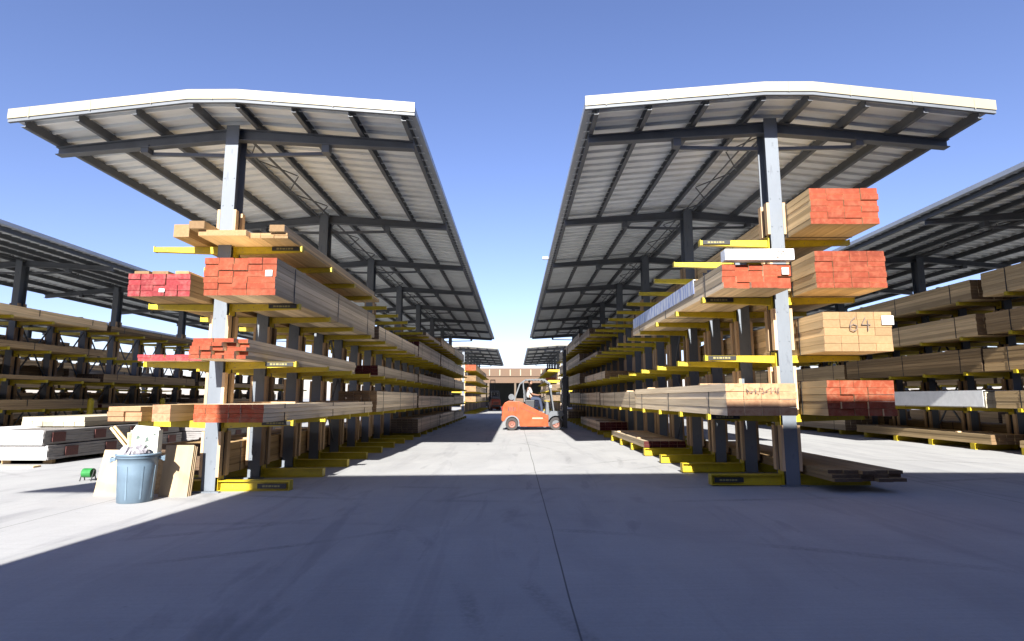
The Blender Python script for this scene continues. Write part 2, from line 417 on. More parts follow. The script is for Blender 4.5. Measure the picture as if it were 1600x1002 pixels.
    if decal:
        for s in (-1, 1):
            for k, z in enumerate(LEV):
                if s != decal and k not in (0,): continue
                if s == -decal: continue
                d = MB(); ln = .44; xa = s * (ARM - ln - .03) if s > 0 else -ARM + .03
                d.box(xa, xa + ln, ys[0] - (.088 if k == 0 else .062), ys[0] - (.077 if k == 0 else .052), z - (.115 if k == 0 else .068), z - (.04 if k == 0 else .004))
                zc = z - (.078 if k == 0 else .036); yf = ys[0] - (.090 if k == 0 else .064)
                x = xa + .075
                for w in (.04, .03, .045, .02, .04, .03, .035):
                    if x + w > xa + ln - .06: break
                    d.box(x, x + w, yf, yf + .002, zc - .014, zc + .014, 1); x += w + .012
                d.build('arm_decal', [M['black'], M['decalglyph']], t)
    return t, ys

S = {}
S['L'] = shed('', -4.64, 8.15, 41.5, 22, 'covered rack with timber bundles left of the aisle, grey bin at its foot', braces=(3, 9, 15), decal=1)
S['R'] = shed('', 4.18, 8.15, 41.5, 22, 'covered rack with timber bundles right of the aisle, white board on its shelf', braces=(3, 9, 15), decal=-1)
S['FL'] = shed('', -16.0, 8.15, 41.5, 22, 'covered rack behind the white wrapped stack and two yellow bollards', braces=(6, 7, 8, 9, 10, 11, 13, 15))
S['FR'] = shed('', 12.95, 8.15, 41.5, 22, 'fully loaded covered rack cut off by the right picture edge', braces=(5, 9))
S['OL'] = shed('', -27.3, 8.15, 44.5, 24, 'dim covered rack at the far left behind another loaded rack', braces=(12, 13, 15, 17), arms_stuff=True)
S['OR'] = shed('', 23.4, 8.15, 44.5, 24, 'dim covered rack behind the loaded rack at the right edge', braces=(10, 12), arms_stuff=True)
S['RL'] = shed('', -4.64, 50.2, 76, 17, 'small distant covered rack left of the aisle end, orange ended bundle on top', arms_stuff=True)
S['RR'] = shed('', 4.18, 50.2, 76, 17, 'small distant covered rack right of the aisle end behind the forklift mast', arms_stuff=True)

# ------------------------------------------------------------ lumber bundles
WOODS = {'fresh': 'tan', 'grey': 'greyish', 'brown': 'brown', 'cream': 'cream'}
MESHC = {}
def bundle_mesh(w, L, h, nx, nz, jit, skew, seed):
    rnd = random.Random(seed); b = MB(); bw = w / nx; bh = h / nz
    for j in range(nz):
        x = -w / 2
        stag = rnd.random() < .3
        for i in range(nx):
            ox = rnd.gauss(0, .004)
            f = rnd.gauss(0, jit); e = rnd.gauss(0, jit * 1.5)
            if skew: f += skew * (x / w + .5) * L * .01
            b.box(x + .003 + (ox if i == 0 else 0), x + bw - .003 + (ox if i == nx - 1 else 0), f, L + e, j * bh + .002, (j + 1) * bh - .002, 0, rnd.random(), {2: 1, 3: 1})
            x += bw
    return b

def bundle(cx, y0, z0, w, h, L, nx, nz, side, end, label, group, jit=.006, skew=0, straps=True, tagp=None, wrap=None, seed=None, rz=0, stick=True, top=None, endb=None):
    seed = seed if seed is not None else random.randrange(10 ** 6)
    t = empty('lumber_bundle', (cx, y0, z0), rz)
    tag(t, label, 'lumber bundle', group)
    key = (round(w, 2), round(L, 2), round(h, 2), nx, nz, jit, skew, seed % 5 if not tagp else seed)
    mb = bundle_mesh(w, L, h, nx, nz, jit, skew, key[-1])
    mb.build('boards', [M[side], M[end]], t)
    if straps:
        for k, fy in enumerate((.12, .5, .88) if L > 4 else (.25, .75)):
            s = MB(); y = L * fy; a, q = w / 2 + .004, .012
            s.box(-a, a, y - q, y + q, -.004, 0); s.box(-a, a, y - q, y + q, h, h + .004)
            s.box(-a, -w / 2, y - q, y + q, 0, h); s.box(w / 2, a, y - q, y + q, 0, h)
            s.build('strap', M['black'], t)
    if stick:
        for fy in (.2, .8):
            s = MB(); s.box(-w / 2 + .02, w / 2 - .02, L * fy - .04, L * fy + .04, h + .001, h + .028, 0, random.random()); s.build('spacer_stick', M['guard'], t)
    if tagp:
        s = MB(); x, z, tw, th = tagp; s.box(x, x + tw, -.025, -.019, z, z + th); s.build('paper_tag', M['paper'], t)
    if wrap:
        s = MB(); ya, yb, zl = wrap; a = w / 2 + .008
        s.box(-a, a, ya, yb, h + .03, h + .04); s.box(-a, -a + .006, ya, yb, zl, h + .03); s.box(a - .006, a, ya, yb, zl, h + .03)
        s.build('plastic_wrap', M['print'], t)
    return t

ORD = ['first', 'second', 'third', 'fourth', 'fifth', 'sixth']
LV = ['ground level', 'lowest shelf', 'second shelf', 'third shelf', 'top shelf']
SLOT0 = 8.35; SLOTP = 6.1; BL = 5.9
def lab(side, end, slot, lev, where, rack):
    col = {'red_end': 'red-ended', 'orange_end': 'orange-ended', 'pink_end': 'pink-ended', 'maroon_end': 'dark red-ended'}.get(end, '')
    base = (col + ' ' if col else '') + WOODS[side]
    return f"{base} bundle, {ORD[slot]} from front, {LV[lev]}, {where} of {rack}"
def put(rk, where, slot, lev, side='grey', end='grey_end', h=.5, w=.98, nx=None, nz=None, y0=None, L=None, label=None, dx=0, **k):
    cxs, racks, aisle_sign, ystart = {'L': (-4.64, 'left main rack', 1, SLOT0), 'R': (4.18, 'right main rack', -1, SLOT0),
        'FL': (-16.0, 'far left rack', 1, SLOT0), 'FR': (12.95, 'far right rack', -1, SLOT0), 'OL': (-27.3, 'outermost left rack', 1, SLOT0),
        'OR': (23.4, 'outermost right rack', -1, SLOT0), 'RL': (-4.64, 'rear left rack', 1, 50.4), 'RR': (4.18, 'rear right rack', -1, 50.4)}[rk]
    s = aisle_sign * (1 if where == 'aisle side' else -1)
    cx = cxs + s * (.165 + .02 + w / 2 + dx)
    z = LEV[lev] + gz(cxs) + .002
    y = (ystart + slot * SLOTP) if y0 is None else y0
    L = L or BL
    nx = nx or max(2, round(w / .2)); nz = nz or max(1, round(h / .09))
    y += random.uniform(-.12, .12) if y0 is None else 0
    return bundle(cx, y, z, w, h, L, nx, nz, side, end, label or lab(side, end, slot, lev, where, racks), 'lumber bundles on the ' + racks, **k)
A, O = 'aisle side', 'outer side'

# --- left main rack, nearest slots
put('L', A, 0, 4, 'fresh', 'fresh_end', h=.085, w=.62, nx=3, nz=2, y0=8.42, dx=.35, straps=False, stick=False, label='thin layer of tan planks at the aisle edge of the left top shelf')
put('L', A, 0, 3, 'grey', 'red_end', h=.56, nx=5, nz=6, y0=8.12, w=1.06, dx=-.10, jit=.012, seed=7, tagp=(.38, .28, .1, .09), label='big red-ended bundle wedged before the left column, third shelf, white tag')
put('L', A, 0, 2, 'grey', 'red_end', h=.30, nx=5, nz=5, y0=8.1, w=.74, dx=-.22, jit=.045, skew=4, straps=False, stick=False, label='loose red-ended planks with staggered ends before left column, second shelf')
put('L', A, 0, 1, 'grey', 'orange_end', h=.26, nx=6, nz=4, y0=8.15, w=1.0, dx=-.12, jit=.01, L=6.2, label='low orange-ended bundle on the lowest shelf before the left column')
put('L', O, 0, 3, 'brown', 'pink_end', h=.34, nx=5, nz=4, y0=8.2, w=.92, dx=-.03, jit=.01, tagp=(.02, .06, .08, .05), stick=False, label='pink-ended bundle on the outer third shelf of the left main rack')
put('L', O, 0, 2, 'grey', 'pink_end', h=.10, nx=5, nz=2, y0=8.7, w=1.0, dx=-.02, jit=.05, straps=False, stick=False, label='thin pink-ended planks on the outer second shelf, left main rack')
put('L', O, 0, 1, 'fresh', 'tan_end', h=.22, nx=2, nz=3, y0=8.6, w=.50, dx=.80, jit=.02, L=6.0, stick=False, label='narrow tan planks farthest left on the outer lowest shelf, left main rack')
put('L', O, 0, 1, 'fresh', 'peach_end', h=.25, nx=1, nz=2, y0=8.45, w=.27, dx=.26, jit=.02, L=6.0, stick=False, straps=False, label='pair of reddish-ended timbers between tan planks and orange-ended bundle')
put('L', O, 1, 1, 'brown', 'brown_end', h=.26, nx=4, nz=3, y0=9.4, w=.5, dx=.25, L=5.0, stick=False, straps=False, label='dark brown planks set back on the outer lowest shelf, left main rack')
put('L', O, 0, 0, 'brown', 'brown_end', h=.5, nx=5, nz=4, y0=9.5, w=1.0, L=5.6, label='brown bundle on the ground beams behind the pale leaning board')
# --- right main rack, nearest slots
put('R', O, 0, 4, 'fresh', 'red_end', h=.545, nx=4, nz=6, y0=8.05, w=1.0, dx=-.04, L=5.9, jit=.004, label='red-ended bundle on the top shelf, highest of the right rack')
put('R', O, 0, 3, 'fresh', 'red_end', h=.55, nx=4, nz=7, y0=8.1, w=1.02, jit=.005, label='red-ended bundle on the outer third shelf, between red and marked bundle')
b64 = put('R', O, 0, 2, 'fresh', 'fresh_end', h=.57, nx=4, nz=5, y0=8.1, w=.98, dx=.05, jit=.005, tagp=(.34, .38, .17, .13), label='pale-ended bundle marked 64 with a white paper tag')
put('R', O, 0, 1, 'fresh', 'orange_end', h=.50, nx=5, nz=5, y0=8.1, w=.96, dx=.03, jit=.012, label='orange-ended bundle half in shadow on outer lowest shelf, right rack')
put('R', O, 0, 0, 'brown', 'brown_end', h=.15, nx=5, nz=3, y0=8.15, w=1.02, dx=.03, L=5.5, jit=.05, straps=False, stick=False, label='dark planks jutting out at the foot of the right main rack')
b20 = put('R', A, 0, 3, 'grey', 'red_end', h=.36, nx=5, nz=4, y0=8.12, w=1.0, dx=-.02, jit=.02, L=6.3, wrap=(1.3, 6.25, .16), seed=5, tagp=(.36, .2, .1, .1), label='red-ended bundle under the white board, printed plastic along its side')
bsc = put('R', A, 0, 1, 'grey', 'tan_end', h=.46, nx=4, nz=4, y0=8.2, w=1.0, dx=-.02, jit=.008, L=6.2, label='grey-sided bundle with peach ends on the lowest aisle shelf, right rack')

def strokes(parent, lines, y, z0, x0, s, mat, name='marking', r=.006):
    m = MB()
    for ln in lines:
        for p, q in zip(ln, ln[1:]):
            m.bar((x0 + p[0] * s, y, z0 + p[1] * s), (x0 + q[0] * s, y, z0 + q[1] * s), .004, r * 2, up=(0, 0, 1) if abs(p[0] - q[0]) > 1e-4 else (1, 0, 0))
    return m.build(name, mat, parent)
M['marker'] = grime('marker_ink', (.20, .15, .12), .2, 20, .7)
six = [(.55, 1), (.25, .75), (.1, .4), (.15, .1), (.4, 0), (.6, .15), (.6, .4), (.35, .5), (.15, .35)]
four = [[(1.25, 1), (.95, .45), (1.6, .45)], [(1.4, .8), (1.38, 0)]]
rs = random.Random(3); scr = []
for k in range(9):
    x = k * .55; scr += [(x + rs.uniform(0, .35), rs.uniform(0, 1)) for _ in range(4)]
strokes(bsc, [scr], -.022, .30, -.22, .10, M['marker'], name='scribble', r=.003)
strokes(b64, [six] + four, -.022, .29, -.14, .20, M['marker'])
# white board with its length written on it, lying across the bundle end
wb = MB(); wb.box(-.49, .50, 0, .19, 0, .16)
t = wb.build('white_board', M['white'], None, (3.53, 8.02, LEV[3] + gz(4.3) + .40), (0, 0, R(-.6)), bevel=.004)
tag(t, 'white board marked 20 feet lying across the red-ended bundle, right rack', 'board')
two = [(.05, .8), (.2, 1), (.45, .95), (.45, .7), (.05, 0), (.5, 0)]
zero = [(.75, .5), (.82, .9), (1, 1), (1.15, .85), (1.2, .5), (1.12, .12), (.95, 0), (.8, .15), (.75, .5)]
strokes(t, [two, zero, [(1.38, 1.1), (1.34, .85)]], -.004, .03, .24, .10, M['marker'], r=.008)
# two bearers under the white board's far end sit on the bundle
# loose timbers on the left top shelf
zt = LEV[4] + gz(-4.71)
def timber(name, x, y, z, w, h, L, rz, side, end, label, cat='timber', grp=None):
    b = MB(); b.box(-w / 2, w / 2, 0, L, 0, h, 0, random.random(), {2: 1, 3: 1})
    o = b.build(name, [M[side], M[end]], None, (x, y, z), (0, 0, rz), bevel=.004); tag(o, label, cat, grp); return o
timber('timber_beam', -5.08, 8.35, zt + .004, .24, .20, 5.6, R(-1), 'brown', 'fresh_end', 'thick squared timber jutting out on the outer side of left top shelf')
timber('wide_plank', -4.42, 8.28, zt + .004, .72, .09, 5.5, 0, 'fresh', 'fresh_end', 'wide pale plank lying before the left roof column on the top shelf')
timber('timber_beam', -4.78, 8.22, zt + .098, .23, .12, 3.0, R(.8), 'fresh', 'fresh_end', 'short squared timber on top of the wide pale plank')
timber('timber_beam', -3.63, 8.36, zt + .093, .23, .105, 5.6, R(0), 'grey', 'fresh_end', 'single timber with pale end at the aisle edge of left top shelf')
for i, (x, w_) in enumerate(((-5.63, .22), (-5.35, .24), (-5.02, .2))):
    timber('timber_offcut', x, 8.35, LEV[3] + gz(-5) + .347, w_, .07, 4.5, R(.5 * i), 'fresh', 'fresh_end',
           ['leftmost tan plank lying on the pink-ended bundle', 'middle tan plank lying on the pink-ended bundle', 'plank on the pink-ended bundle nearest the left column'][i], 'plank', 'planks on the pink-ended bundle')

# --- generated fill
def fill(rk, where, slots, levs, skip=(), kinds=('grey', 'fresh', 'brown'), ends=None, hs=(.3, .42, .5, .54), pe=.25, **kw):
    for sl in slots:
        for lv in levs:
            if (sl, lv) in skip: continue
            k = random.choice(kinds); e = k + '_end' if k != 'cream' else 'cream'
            if random.random() < pe: e = random.choice(('red_end', 'maroon_end', 'orange_end'))
            put(rk, where, sl, lv, k, e, h=random.choice(hs), **kw)
G3 = ('grey', 'grey', 'grey', 'fresh')
put('L', A, 2, 4, 'grey', 'grey_end', h=.12, y0=22.0, L=4.3, straps=False)
put('L', A, 3, 4, 'fresh', 'fresh_end', h=.4); put('L', A, 4, 4, 'grey', 'grey_end', h=.46)
put('L', A, 1, 3, 'grey', 'grey_end', h=.34); put('L', A, 2, 3, 'grey', 'maroon_end', h=.55); put('L', A, 3, 3, 'grey', 'grey_end', h=.55); put('L', A, 4, 3, 'grey', 'grey_end', h=.5)
put('L', A, 1, 2, 'grey', 'maroon_end', h=.26); put('L', A, 2, 2, 'grey', 'grey_end', h=.3); put('L', A, 3, 2, 'grey', 'grey_end', h=.54); put('L', A, 4, 2, 'grey', 'grey_end', h=.5)
put('L', A, 1, 1, 'grey', 'fresh_end', h=.52); put('L', A, 2, 1, 'grey', 'grey_end', h=.42); put('L', A, 3, 1, 'grey', 'grey_end', h=.4); put('L', A, 4, 1, 'grey', 'grey_end', h=.5)
put('L', A, 2, 0, 'grey', 'grey_end', h=.5); put('L', A, 3, 0, 'grey', 'grey_end', h=.5); put('L', A, 4, 0, 'grey', 'grey_end', h=.42)
fill('L', O, (1, 2, 3, 4), (0, 1, 2, 3, 4), skip={(1, 4), (1, 2), (2, 2), (1, 1), (2, 4)}, kinds=('brown', 'grey'))
# right, aisle side
put('R', A, 2, 4, 'grey', 'grey_end', h=.3, y0=23); put('R', A, 3, 4, 'grey', 'grey_end', h=.5); put('R', A, 4, 4, 'grey', 'grey_end', h=.46)
put('R', A, 2, 3, 'grey', 'grey_end', h=.12, straps=False, y0=20.8); put('R', A, 3, 3, 'grey', 'grey_end', h=.5); put('R', A, 4, 3, 'grey', 'grey_end', h=.5)
put('R', A, 2, 2, 'grey', 'fresh_end', h=.25, y0=19.2, L=5.6); put('R', A, 3, 2, 'grey', 'grey_end', h=.5); put('R', A, 4, 2, 'grey', 'grey_end', h=.52)
put('R', A, 1, 1, 'grey', 'fresh_end', h=.42); put('R', A, 2, 1, 'grey', 'grey_end', h=.45); put('R', A, 3, 1, 'grey', 'grey_end', h=.5); put('R', A, 4, 1, 'grey', 'grey_end', h=.5)
put('R', A, 1, 0, 'grey', 'maroon_end', h=.15, y0=13.6, L=4.5, straps=False); put('R', A, 2, 0, 'grey', 'maroon_end', h=.3); put('R', A, 4, 0, 'grey', 'grey_end', h=.4)
fill('R', O, (1, 2, 3, 4), (0, 1, 2, 3, 4), skip={(1, 0), (2, 1)}, kinds=('brown', 'fresh', 'grey'))
# far right rack: full
fill('FR', A, (0, 1, 2, 3, 4), (1, 2, 3, 4), kinds=('brown', 'fresh', 'fresh'), hs=(.52, .56, .6), pe=.05, skip={(1, 1), (0, 1)})
put('FR', A, 0, 1, 'fresh', 'fresh_end', h=.42)
wr = put('FR', A, 1, 1, 'cream', 'cream', h=.40, label='bundle under white plastic on the lowest shelf, far right rack', wrap=(.05, 5.85, .03))
[(c.data.materials.clear(), c.data.materials.append(M['white'])) for c in wr.children if c.name.startswith('plastic_wrap')]
put('FR', A, 0, 0, 'fresh', 'fresh_end', h=.16, L=5.4, y0=8.2, straps=False); put('FR', A, 1, 0, 'fresh', 'fresh_end', h=.24, L=5.6, straps=False); put('FR', A, 2, 0, 'grey', 'grey_end', h=.4)
fill('FR', O, (0, 1, 2, 3), (0, 1, 2, 3, 4), kinds=('brown',), pe=0, skip={(0, 2), (2, 1), (3, 3)})
# far left rack
fill('FL', A, (0, 1, 2, 3, 4), (1, 2, 3, 4), kinds=('brown',), hs=(.12, .2, .3), pe=.12, skip={(2, 3), (3, 4), (0, 4), (1, 4)})
put('FL', A, 0, 4, 'fresh', 'fresh_end', h=.3); put('FL', A, 1, 4, 'fresh', 'fresh_end', h=.3)
fill('FL', A, (1, 2, 3, 4), (0,), kinds=('brown',), hs=(.3, .4))
fill('FL', O, (0, 1, 2, 3, 4), (0, 1, 2, 3), kinds=('brown', 'grey'), hs=(.5, .55, .6), pe=0, skip={(2, 3), (4, 2)})
fill('OL', A, (0, 1, 2, 3, 4), (1, 2, 3, 4), kinds=('brown',), hs=(.55, .62), pe=0, straps=False, stick=False)
fill('OL', A, (1, 2, 3, 4), (0,), kinds=('brown',), hs=(.5,), pe=0, straps=False, stick=False)
fill('OL', O, (1, 2, 3, 4), (1, 2, 3), kinds=('brown',), hs=(.6,), pe=0, straps=False, stick=False)
fill('OR', A, (1, 2, 3, 4), (0, 1, 2, 3, 4), kinds=('brown',), hs=(.4, .5), pe=0, straps=False, stick=False)
# rear racks
put('RL', A, 0, 4, 'fresh', 'orange_end', h=.5, straps=False)
for lv in (1, 2, 3): put('RL', A, 0, lv, 'fresh', 'fresh_end', h=.48, straps=False)
fill('RL', A, (1, 2), (1, 2, 3, 4), kinds=G3, straps=False, stick=False)
fill('RR', A, (0, 1, 2), (1, 2, 3, 4), kinds=G3, straps=False, stick=False, skip={(0, 4), (0, 3)})
fill('RL', O, (0,), (1, 3), kinds=G3, straps=False, stick=False); fill('RR', O, (0,), (1, 3), kinds=G3, straps=False, stick=False)

# ------------------------------------------------------------ wrapped stacks on the ground, left
M['dark_print'] = grime('dark_print', (.12, .035, .03), .4, 25, .6)
def wrapped(cx, y0, z0, w, h, L, mat, squares, label, rz=0):
    t = empty('wrapped_stack', (cx, y0, z0), rz); tag(t, label, 'lumber stack', 'wrapped lumber stacks on the ground')
    b = MB(); rn = random.Random(int(abs(cx) * 100) + int(z0 * 100)); nl = 5
    for j in range(nl):
        d_ = rn.uniform(-.012, .012); b.box(-w / 2 + d_, w / 2 + d_, rn.uniform(-.01, .01), L + rn.uniform(-.03, .03), j * h / nl, (j + 1) * h / nl, 0, rn.random())
    o = b.build('plastic_wrap', mat, t, bevel=.008)
    sub = o.modifiers.new('s', 'SUBSURF'); sub.subdivision_type = 'SIMPLE'; sub.levels = sub.render_levels = 4
    tx = bpy.data.textures.get('creases') or bpy.data.textures.new('creases', 'CLOUDS'); tx.noise_scale = .22
    dm = o.modifiers.new('d', 'DISPLACE'); dm.texture = tx; dm.strength = .022; dm.mid_level = .5
    if squares:
        y = squares
        while y < L - .3:
            s = MB(); s.box(w / 2 + .006, w / 2 + .026, y, y + .36, h * .16, h * .84, 0); s.build('printed_square', M['dark_print'], t)
            y += 1.25
    return t
zl = gz(-9)
for k, x in enumerate((-11.1, -10.0)):
    for y in (12.5, 14.2, 15.9, 17.6, 19.3):
        s = MB(); s.box(x if k == 0 else x - .9, x + (.9 if k == 0 else 0), y, y + .09, 0, .09, 0, random.random())
        tag(s.build('dunnage_block', M['brown'], None, (0, 0, zl)), 'brown wooden block under the white and grey wrapped stacks', 'dunnage', 'dunnage blocks under the wrapped stacks')
wrapped(-10.52, 12.3, zl + .10, 1.15, .30, 4.9, M['greywrap'], .45, 'lower grey wrapped pack with a white front and dark squares on its side')
wrapped(-10.56, 12.2, zl + .42, 1.15, .30, 4.9, M['greywrap'], .2, 'upper grey wrapped pack with a white front, cream pack on top')
wrapped(-11.80, 12.35, zl + .10, 1.15, .30, 4.9, M['white'], None, 'lower white wrapped pack at the left picture edge')
wrapped(-11.84, 12.2, zl + .42, 1.15, .30, 4.9, M['white'], None, 'upper white wrapped pack at the left picture edge')
wrapped(-9.9, 17.4, zl + .10, 1.2, .30, 6.2, M['greywrap'], .5, 'rear lower grey wrapped pack behind the bin')
wrapped(-9.85, 17.35, zl + .42, 1.2, .30, 6.2, M['greywrap'], .3, 'rear upper grey wrapped pack behind the bin')
for o in [o for o in bpy.data.objects if o.get('category') == 'lumber stack' and 'white front' in o.get('label', '')]:
    s = MB(); s.box(-.565, .565, -.026, -.014, .004, .298); s.build('white_end_cap', M['white'], o, bevel=.004)
c = bundle(-10.95, 13.6, zl + .745, 1.5, .22, 4.2, 6, 2, 'cream', 'cream', 'cream lumber pack lying on top of the white wrapped stack', None, straps=False, stick=False)
c = bundle(-10.0, 17.8, zl + .745, 1.0, .24, 5.2, 4, 2, 'brown', 'fresh_end', 'brown planks with tan ends on the rear grey wrapped stack', None, straps=False, stick=False)
for nm, x, lb in (('floor_plank', -11.0, 'long tan plank on the ground before the white stack'),):
    b = MB(); b.box(-1.2, 1.2, 0, .2, 0, .035, 0, .6); o = b.build(nm, M['fresh'], None, (x, 11.75, zl), (0, 0, R(1.5))); tag(o, lb, 'plank')

# bollards
for (x, y, lb) in ((-14.45, 19.45, 'nearer yellow bollard before the far left rack'), (-14.45, 23.4, 'farther yellow bollard just left of the left main rack')):
    b = MB(); b.tube((0, 0, 0), (0, 0, 1.33), .095, 20); b.tube((0, 0, 1.33), (0, 0, 1.40), .095, 20, r2=.05)
    t = empty('bollard', (x, y, gz(x))); tag(t, lb, 'bollard', 'yellow bollards'); b.build('post', M['yellow'], t)
    k = MB(); k.box(-.14, .14, -.14, .14, 0, .012); k.build('base_plate', M['steel'], t)

# ------------------------------------------------------------ bin, rubbish and leaning boards
M['bin'] = grime('bin_plastic', (.10, .145, .19), .10, 5, .45)
def lathe(prof, n=40):
    m = MB()
    for r, z in prof:
        for i in range(n):
            a = 2 * math.pi * i / n; m.v.append((r * math.cos(a), r * math.sin(a), z))
    for k in range(len(prof) - 1):
        for i in range(n):
            j = (i + 1) % n; m.f.append((k * n + i, k * n + j, (k + 1) * n + j, (k + 1) * n + i)); m.m.append(0); m.t.append(.5)
    return m
BX, BY, BZ = -5.24, 8.05, gz(-5.13)
t = empty('rubbish_bin', (BX, BY, BZ), R(28)); t.scale = (.94, .94, .98); tag(t, 'grey-blue plastic rubbish bin filled with offcuts before the left rack', 'bin')
lathe([(0.0, .03), (.215, .0), (.226, .005), (.257, .52), (.262, .60), (.272, .60), (.276, .645), (.262, .645), (.258, .60), (.20, .06), (0, .05)]).build('body', M['bin'], t, smooth=True, fix=True)
lathe([(.262, .638), (.292, .636), (.296, .652), (.290, .665), (.262, .667), (.262, .638)]).build('rim', M['bin'], t, smooth=True)
rb = MB()
for a in range(0, 360, 45):
    ca, sa = math.cos(R(a + 20)), math.sin(R(a + 20)); rb.bar((.227 * ca, .227 * sa, .05), (.257 * ca, .255 * sa, .50), .02, .014, up=(ca, sa, 0))
rb.build('rib', M['bin'], t)
for s in (-1, 1):
    h = MB(); h.bar((s * .27, -.07, .60), (s * .33, -.07, .585), .03, .05); h.bar((s * .27, .07, .60), (s * .33, .07, .585), .03, .05); h.bar((s * .33, -.085, .585), (s * .33, .085, .585), .03, .07)
    h.build('handle', M['bin'], t, bevel=.006)
for k, (p, q, w) in enumerate((((-.12, .05, .08), (-.16, .0, .93), .05), ((.0, .1, .45), (-.42, .0, 1.0), .04), ((.05, .1, .5), (-.36, -.02, 1.02), .035))):
    b = MB(); b.bar(p, q, w, .03); o = b.build('wood_offcut', M['fresh'], None, (BX, BY, BZ))
    tag(o, ['upright wood strip standing in the rubbish bin', 'lower slanting wood strip sticking out of the bin', 'upper slanting wood strip sticking out of the bin'][k], 'offcut')
M['carton'] = grime('white_carton', (.42, .43, .38), .1, 9, .6)
M['carton_print'] = grime('carton_print', (.10, .14, .12), .4, 14, .6)
b = MB(); b.box(-.20, .17, -.03, .09, 0, .36); b.prism([(-.20, .36), (-.16, .43), (.15, .40), (.17, .36)], 1, .02, .03)
t = empty('carton', (BX + .05, BY + .06, BZ + .60), R(6)); tag(t, 'white printed carton standing in the rubbish bin', 'carton')
b.build('box', M['carton'], t)
for (x, z, w, h) in ((-.12, .24, .05, .05), (.0, .2, .05, .07), (-.03, .12, .08, .04), (.10, .29, .04, .03)):
    k = MB(); k.prism([(x, z), (x + w, z + .01), (x + w * .8, z + h), (x + w * .2, z + h * .9)], 1, -.036, -.031); k.build('print', M['carton_print'], t)
M['rag'] = grime('crumpled_paper', (.40, .38, .42), .3, 12, .7)
for i, (x, y, z, r_, lb) in enumerate(((-.08, -.14, .66, .10, 'crumpled white paper at the left in the bin'), (.1, -.13, .67, .11, 'crumpled white paper at the right in the bin'))):
    bm = bmesh.new(); bmesh.ops.create_icosphere(bm, subdivisions=3, radius=r_)
    for v in bm.verts: v.co *= random.uniform(.72, 1.15)
    me = bpy.data.meshes.new('crumpled_paper'); bm.to_mesh(me); bm.free(); me.materials.append(M['rag'])
    o = bpy.data.objects.new('crumpled_paper', me); COL.objects.link(o); o.location = (BX + x, BY + y, BZ + z); tag(o, lb, 'paper')
M['ply'] = wood('plywood_face', (.40, .29, .17), (.52, .39, .25), stretch=(9, 9, 1.2))
M['ply2'] = wood('cardboard_face', (.36, .27, .17), (.42, .32, .21), stretch=(6, 6, 1.5))
def panel(x, y, w, h, lean, rz, mat, label, th=.05, n=3):
    b = MB()
    for i in range(n): b.box(-w / 2 + .01 * i, w / 2 + .01 * i, i * th / n, (i + 1) * th / n - .003, 0, h - .01 * i, 0, .4 + .1 * i)
    o = b.build('leaning_board', mat, None, (x, y, gz(x)), (R(-lean), 0, R(rz))); return tag(o, label, 'board', 'boards leaning before the left rack')
panel(-4.93, 8.40, .40, .73, 9, 4, M['ply'], 'pale plywood panel leaning between the bin and the left column', th=.09)
panel(-5.92, 8.45, .42, .66, 12, -6, M['ply2'], 'tan panel leaning behind the bin on its left', th=.03, n=2)
panel(-5.37, 8.66, .5, .60, 6, 0, M['brown'], 'brown board standing in shade behind the bin', th=.03, n=1)
M['green'] = grime('green_plastic', (.03, .22, .05), .2, 8, .4)
t = empty('strap_cart', (-7.35, 10.0, gz(-7))); t.scale = (.6, .6, .6); tag(t, 'small green strapping cart behind the tan leaning panel', 'cart')
b = MB(); b.tube((-.13, 0, .22), (.13, 0, .22), .13, 16); b.build('reel', M['green'], t)
b = MB(); b.bar((-.16, .1, 0), (-.16, 0, .3), .02, .02); b.bar((.16, .1, 0), (.16, 0, .3), .02, .02); b.bar((-.16, -.1, 0), (-.16, 0, .3), .02, .02); b.bar((.16, -.1, 0), (.16, 0, .3), .02, .02); b.bar((-.18, 0, .3), (.18, 0, .3), .02, .02); b.build('frame', M['black'], t)

# floodlight on the right eave
t = empty('floodlight', (1.02, 18.0, 5.80 + gz(4))); tag(t, 'small floodlight on the inner eave of the right rack roof', 'floodlight')
b = MB(); b.box(-.13, .05, -.05, .05, -.03, .06); b.build('housing', M['gutter'], t, bevel=.01)
b = MB(); b.bar((.04, 0, 0), (.12, 0, -.05), .03, .03); b.build('bracket', M['beam'], t)

# ------------------------------------------------------------ forklift
M['orange'] = grime('orange_paint', (.42, .072, .014), .18, 5, .35, spots=(.20, .05, .015))
M['rubber'] = grime('tyre_rubber', (.045, .04, .04), .3, 14, .8)
M['rimred'] = grime('wheel_rim', (.26, .10, .07), .3, 12, .6)
M['fgrey'] = grime('forklift_grey', (.12, .13, .145), .15, 8, .45)
M['chrome'] = grime('hydraulic_steel', (.5, .5, .5), .1, 8, .25, metal=.8)
M['dark'] = grime('dark_metal', (.03, .032, .038), .2, 8, .5)
M['lamp_red'] = grime('red_lens', (.4, .02, .02), .1, 8, .2)
M['lamp_clear'] = grime('clear_lens', (.6, .6, .6), .1, 8, .2)
def arc(cx, cz, r, a0, a1, n=8): return [(cx + r * math.cos(R(a0 + (a1 - a0) * i / n)), cz + r * math.sin(R(a0 + (a1 - a0) * i / n))) for i in range(n + 1)]
